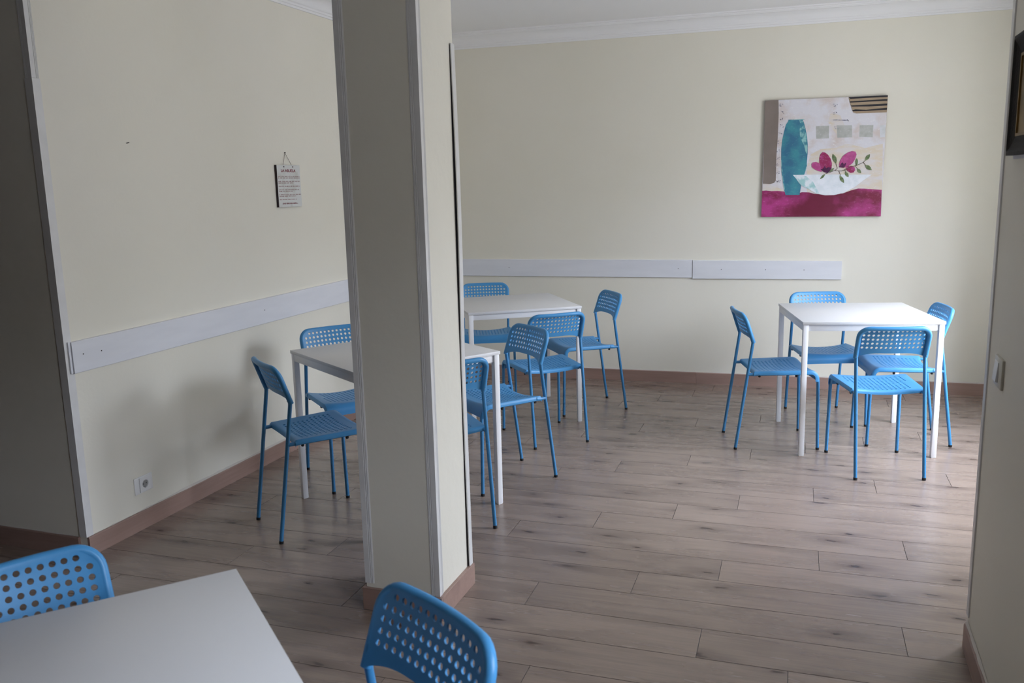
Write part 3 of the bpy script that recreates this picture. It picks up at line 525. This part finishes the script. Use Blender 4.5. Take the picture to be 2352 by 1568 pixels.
PM = {
 'taupe': paint_mat('taupe', (.215, .175, .155), (.24, .195, .175), 8, amount=0.1), 'taupe2': paint_mat('taupe_brown', (.33, .24, .16), (.38, .29, .20), 8),
 'beige': paint_mat('beige', (.70, .61, .50), (.70, .66, .66), 9, .42, .60, (1, 1, 3), fleck=(.74, .72, .74), amount=0.8), 'sq': paint_mat('stone_grey', (.42, .43, .41), (.50, .51, .50), 22, fleck=(.62, .63, .64), amount=0.6), 'sq2': paint_mat('pale_grey', (.60, .62, .64), (.68, .69, .74), 22),
 'mag': paint_mat('magenta', (.20, .015, .055), (.46, .05, .24), 7, .38, .62, (1, 1, 1.4), fleck=(.62, .22, .42), amount=0.45), 'maroon': paint_mat('maroon', (.13, .008, .03), (.24, .015, .07), 9, .40, .62, fleck=(.34, .03, .13), amount=0.6),
 'teal': paint_mat('teal', (.04, .155, .27), (.055, .27, .34), 11, .40, .62, fleck=(.16, .40, .42), amount=0.35),
 'aqua': paint_mat('aqua', (.05, .22, .31), (.28, .55, .55), 26, .44, .56), 'blk': paint_mat('black', (.012, .012, .02), (.02, .018, .025), 20),
 'white': paint_mat('white', (.68, .74, .80), (.82, .85, .92), 14, .35, .6, fleck=(.48, .62, .70), amount=0.3), 'ice': paint_mat('ice', (.36, .60, .62), (.74, .80, .86), 22, .44, .58, fleck=(.80, .84, .90), amount=0.8),
 'pink': paint_mat('pink', (.42, .06, .22), (.50, .10, .30), 30), 'pink2': paint_mat('crimson', (.30, .02, .10), (.45, .07, .25), 26, .45, .62, fleck=(.70, .40, .55), amount=0.5), 'plum': paint_mat('plum', (.05, .01, .05), (.12, .015, .09), 40),
 'leaf': paint_mat('olive', (.10, .15, .06), (.20, .26, .14), 40), 'stem': paint_mat('stem', (.05, .035, .03), (.10, .06, .05), 40), 'ink': paint_mat('ink', (.05, .05, .10), (.35, .35, .45), 60, .45, .6)}
def cloth_mix(m, dark):
    nt = m.node_tree; bs = nt.nodes['Principled BSDF']; src = bs.inputs['Base Color'].links[0].from_socket
    tc = N(m, 'ShaderNodeTexCoord'); sx_ = N(m, 'ShaderNodeSeparateXYZ'); L(m, tc.outputs['Object'], sx_.inputs[0])
    no = N(m, 'ShaderNodeTexNoise'); no.inputs['Scale'].default_value = 9; no.inputs['Detail'].default_value = 7; L(m, tc.outputs['Object'], no.inputs['Vector'])
    ab = N(m, 'ShaderNodeMath', operation='ABSOLUTE'); L(m, sx_.outputs[0], ab.inputs[0]); ad = N(m, 'ShaderNodeMath', operation='MULTIPLY_ADD'); L(m, no.outputs['Fac'], ad.inputs[0]); ad.inputs[1].default_value = 0.55; L(m, ab.outputs[0], ad.inputs[2])
    r = N(m, 'ShaderNodeMapRange'); r.inputs[1].default_value = 0.38; r.inputs[2].default_value = 0.56; r.inputs[3].default_value = 0.95; r.inputs[4].default_value = 0.0; L(m, ad.outputs[0], r.inputs[0])
    mx = N(m, 'ShaderNodeMixRGB'); L(m, r.outputs[0], mx.inputs[0]); L(m, src, mx.inputs[1]); mx.inputs[2].default_value = (*dark, 1); L(m, mx.outputs[0], bs.inputs['Base Color'])
cloth_mix(PM['mag'], (.15, .010, .038))
m_canvas = paint_mat('plaster_white', (.64, .56, .54), (.71, .70, .76), 8, .36, .54, fleck=(.80, .79, .82), amount=0.7)
m_cside = mat('canvas_edge', (.10, .05, .06), 0.7)
PW_, PH_, PD = 0.812, 0.826, 0.022
pr = empty('painting', (0.0045, yb(0.0045)-0.001, 1.274)); pr.rotation_euler = (0, 0.006, math.atan(SL))
tag(pr, 'square painting of a teal vase, white bowl and magenta flowers on the back wall', 'painting')
cv = MB().box((-PW_/2, -PD, 0), (PW_/2, -0.001, PH_), 0.0015).obj('canvas', m_canvas, pr); cv.data.materials.append(m_cside)
for p in cv.data.polygons:
    if p.normal.y > -0.9: p.material_index = 1
def poly_layer(name, items, k):
    """thin paint layer made of flat polygons, k-th layer from the canvas"""
    obs = []
    from mathutils.geometry import tessellate_polygon
    for mk, pts in items:
        y = -PD-0.00035*k; n = len(pts)
        P3 = [Vector(((u-0.5)*PW_, y, v*PH_)) for u, v in ((min(1, max(0, a)), min(1, max(0, b))) for a, b in pts)]
        V = P3 + [p+Vector((0, 0.00030, 0)) for p in P3]; tr = tessellate_polygon([P3]); F = [tuple(t) for t in tr]
        F += [(i, (i+1) % n, (i+1) % n+n, i+n) for i in range(n)]; obs.append((mk, V, F))
    return obs
for k, (name, items) in enumerate(PAINT.items()):
    L_ = poly_layer(name, items, k+1)
    if name in ('stem', 'ink_mark', 'beige_ground', 'cloth_shadow', 'vase_highlight', 'petal_centre'):
        mb = MB()
        for mk, V, F in L_: mb.add(V, F)
        mb.obj(name, PM[L_[0][0]], pr, fix=False)
    else:
        for mk, V, F in L_: MB().add(V, F).obj(name, PM[mk], pr, fix=False)
for o in pr.children:
    if o.name.startswith('canvas'): continue
    bm = bmesh.new(); bm.from_mesh(o.data)
    for f in bm.faces:
        if abs(f.normal.y) > 0.9 and f.normal.y > 0: f.normal_flip()
    bm.to_mesh(o.data); bm.free()

# ------------------------------------------------------------------ hanging sign
m_sign = mat('worn_white_sign', (.62, .63, .62), 0.45); tint(m_sign, (.50, .50, .46), (.66, .67, .66), 14, .25, .5)
m_signedge = mat('dark_sign_edge', (.03, .015, .02), 0.6); m_ink = mat('maroon_print', (.22, .03, .05), 0.6); m_ink2 = mat('faded_maroon_print', (.40, .20, .20), 0.6); m_string = mat('brown_string', (.12, .06, .05), 0.8)
SY, SZ, SW, SH = 4.434, 1.4575, 0.237, 0.2415
sg = empty('hanging_sign', (XL, SY, SZ)); tag(sg, 'small white sign reading LA ABUELA, hanging by a string on the left wall', 'sign')
sg.rotation_euler = (math.radians(-0.3), 0, 0)
pl_ = MB().box((0.001, -SW/2, 0), (0.016, SW/2, SH), 0.0008).obj('plate', m_sign, sg); pl_.data.materials.append(m_signedge)
for p in pl_.data.polygons:
    if p.normal.x < 0.9: p.material_index = 1
def text(name, body, size, y, z, m, sx=1.0):
    cu = bpy.data.curves.new(name, 'FONT'); cu.body = body; cu.size = size; cu.align_x = 'CENTER'; cu.align_y = 'CENTER'; cu.extrude = 0.0002; cu.offset = size*0.022
    cu.materials.append(m); o = bpy.data.objects.new(name, cu); C.objects.link(o); o.parent = sg
    o.location = (0.0165, y, z); o.rotation_euler = (math.radians(90), 0, math.radians(90)); o.scale = (sx, 1, 1)
    me = bpy.data.meshes.new_from_object(o.evaluated_get(bpy.context.evaluated_depsgraph_get())); mo = bpy.data.objects.new(name, me); C.objects.link(mo); mo.parent = sg
    mo.location, mo.rotation_euler, mo.scale = o.location, o.rotation_euler, o.scale; bpy.data.objects.remove(o); return mo
bpy.context.view_layer.update()
text('heading', 'LA ABUELA', 0.022, -0.005, SH-0.033, m_ink, 1.35)
text('last_line', 'SI NO TIENE UNA ABUELA...', 0.0115, -0.002, 0.020, m_ink, 1.1)
rg = random.Random(5); pm = MB()
def words(z, y0, y1, h=0.0052):
    y = y0
    while y < y1-0.006:
        wl = min(rg.uniform(0.010, 0.034), y1-y); q = y
        while q < y+wl-0.002:
            cw = rg.uniform(0.0018, 0.0034); k = rg.choice((0, 1, 2))
            if k == 0: pm.box((0.0161, q, z), (0.0164, q+0.0010, z+h)); pm.box((0.0161, q, z), (0.0164, q+cw, z+0.0012))
            elif k == 1: pm.box((0.0161, q, z+h-0.0012), (0.0164, q+cw, z+h)); pm.box((0.0161, q+cw/2-.0005, z), (0.0164, q+cw/2+.0005, z+h))
            else: pm.box((0.0161, q, z), (0.0164, q+0.0009, z+h)); pm.box((0.0161, q+cw-.0009, z), (0.0164, q+cw, z+h)); pm.box((0.0161, q, z+h/2-.0005), (0.0164, q+cw, z+h/2+.0005))
            q += cw+0.0010
        y += wl+0.005
for z, e in ((.176, .112), (.167, .112), (.147, .108), (.138, .035), (.119, .108), (.099, .112), (.090, .030), (.071, .112), (.062, .062), (.043, .065)):
    words(z-0.002, -0.110, e)
pm.obj('small_print', m_ink2, sg, fix=False)
nz = 1.770-SZ; ny = 4.426-SY
for s, yy in ((-1, -0.043), (1, 0.040)):
    MB().tube([(0.0175, yy+s*0.004, SH-0.011), (0.010, yy, SH+0.003), (0.004, ny, nz)], 0.0011, 6).obj('string', m_string, sg)
    MB().tube([(0.0162, yy+s*0.004, SH-0.010), (0.0178, yy+s*0.004, SH-0.010)], 0.0042, 8).obj('knot', m_signedge, sg)
MB().tube([(0.0, ny, nz), (0.008, ny, nz+0.001)], 0.0026, 8).obj('nail', m_signedge, sg)
nl = MB().tube([(XL, 3.191, 1.783), (XL+0.009, 3.200, 1.786)], 0.0019, 8).obj('nail', m_signedge); tag(nl, 'bare nail sticking out of the left wall', 'nail')
for (x, y, lb) in ((-2.286, 6.50, 'tiny dark hook in the ceiling next to the pillar top'), (0.399, 6.50, 'tiny dark hook in the ceiling above the painting')):
    zz = ZC; hk = MB().tube([(x, y, zz), (x, y, zz-0.012), (x+0.004, y, zz-0.016)], 0.0025, 8).obj('ceiling_hook', m_signedge); tag(hk, lb, 'hook')

# ------------------------------------------------------------------ socket and switch
so = empty('wall_socket', (XL, 3.0765, 0.2105)); tag(so, 'white single power socket low on the left wall', 'socket')
soft(MB().box((0.0, -0.0575, -0.040), (0.004, 0.0575, 0.040), 0.0015).obj('back_plate', m_plast, so))
fp = MB(); n = 24; c = (0.006, 0.0)                        # front plate with a round well
ho, r = 0.034, 0.0195
pts = []
for i in range(n):
    a = 2*math.pi*i/n; q = max(abs(math.cos(a)), abs(math.sin(a))); pts.append((0.006+ho*math.cos(a)/q, ho*math.sin(a)/q))
V = [(0.0095, y, z) for y, z in pts] + [(0.0095, 0.006+r*math.cos(2*math.pi*i/n), r*math.sin(2*math.pi*i/n)) for i in range(n)] + [(0.0045, 0.006+r*.96*math.cos(2*math.pi*i/n), r*.96*math.sin(2*math.pi*i/n)) for i in range(n)] + [(0.004, y, z) for y, z in pts]
F = []
for i in range(n):
    j = (i+1) % n; F += [(i, j, j+n, i+n), (i+n, j+n, j+2*n, i+2*n), (j, i, i+3*n, j+3*n)]
F.append(tuple(range(2*n, 3*n)))
fp.add(V, F).obj('front_plate', m_plast, so)
m_well = mat('socket_well', (.30, .30, .29), 0.4)
MB().tube([(0.0046, 0.006, 0), (0.0050, 0.006, 0)], r*.93, 24).obj('well', m_well, so)
for yy in (-0.0035, 0.0155): MB().tube([(0.005, yy, 0.0), (0.0056, yy, 0.0)], 0.0026, 10).obj('pin_hole', m_black, so)
for zz in (-0.0165, 0.0165): MB().box((0.0048, 0.003, zz-.003), (0.0085, 0.009, zz+.003)).obj('earth_clip', m_steel, so)
sw = empty('light_switch', (0.52, 2.81, 0.985)); tag(sw, 'white light switch on the right wall', 'switch')
m_swp = mat('cream_switch_plate', (0.60, 0.585, 0.52), 0.4)
soft(MB().box((-0.008, -0.060, -0.044), (0.0, 0.050, 0.044), 0.002).obj('plate', m_swp, sw))
rk = MB(); rk.add([(-0.008, -0.016, -0.030), (-0.008, 0.036, -0.030), (-0.008, 0.036, 0.030), (-0.008, -0.016, 0.030), (-0.015, -0.015, -0.028), (-0.015, 0.035, -0.028), (-0.0100, 0.035, 0.029), (-0.0100, -0.015, 0.029)],
       [(0, 3, 2, 1), (4, 5, 6, 7), (0, 1, 5, 4), (1, 2, 6, 5), (2, 3, 7, 6), (3, 0, 4, 7)])
rk.obj('rocker', m_plast, sw)

# ------------------------------------------------------------------ framed picture on the right wall
m_frame = mat('black_carved_frame', (.010, .007, .006), 0.7, 0.2); bump(m_frame, 160, 0.6, 0.002)
m_gold = mat('gilded_liner', (.22, .13, .03), 0.45, 0.5, 0.3); m_pic = mat('ochre_picture', (.25, .17, .07), 0.6); tint(m_pic, (.16, .11, .06), (.32, .22, .10), 9); m_backb = mat('picture_backing', (.62, .62, .70), 0.6)
fy1, fz0, fz1, fd = 2.868, 1.608, 1.936, 0.020; fy0 = fy1-0.46; fr = empty('framed_picture', (0.52, (fy0+fy1)/2, fz0)); tag(fr, 'black framed picture at the right edge, above the switch', 'picture')
hw = (fy1-fy0)/2; H_ = fz1-fz0; bw = 0.052
def bar(pa, pb, na):
    """frame bar with a stepped moulding from pa to pb, na points inwards (y, z)"""
    pa, pb, na = Vector(pa), Vector(pb), Vector(na); d = (pb-pa).normalized()
    prof = [(0, 0.003), (0, fd), (0.010, fd+0.002), (0.020, fd-0.004), (0.034, fd-0.008), (0.044, fd-0.010), (bw, fd-0.012), (bw, 0.003)]
    return MB().prism(prof, lambda p, e: (lambda q: Vector((-p[1], q.x, q.y)))((pb if e else pa) + na*p[0] + d*(-p[0] if e else p[0])))
for pa, pb, na in (((-hw, 0), (hw, 0), (0, 1)), ((-hw, H_), (hw, H_), (0, -1)), ((-hw, 0), (-hw, H_), (1, 0)), ((hw, 0), (hw, H_), (-1, 0))):
    bar(pa, pb, na).obj('frame_bar', m_frame, fr)
g = MB()
for (a, b) in (((-hw+bw, bw), (hw-bw, bw+.008)), ((-hw+bw, H_-bw-.008), (hw-bw, H_-bw)), ((-hw+bw, bw+.008), (-hw+bw+.008, H_-bw-.008)), ((hw-bw-.008, bw+.008), (hw-bw, H_-bw-.008))):
    g.box((-0.010, a[0], a[1]), (-0.005, b[0], b[1]))
g.obj('gilded_liner', m_gold, fr)
MB().box((-0.005, -hw+bw, bw), (-0.004, hw-bw, H_-bw)).obj('print', m_pic, fr)
MB().box((-0.003, -hw+0.012, -0.010), (0.0, hw-0.012, H_-0.01)).obj('backing_board', m_backb, fr)
print('objects', len(bpy.data.objects))
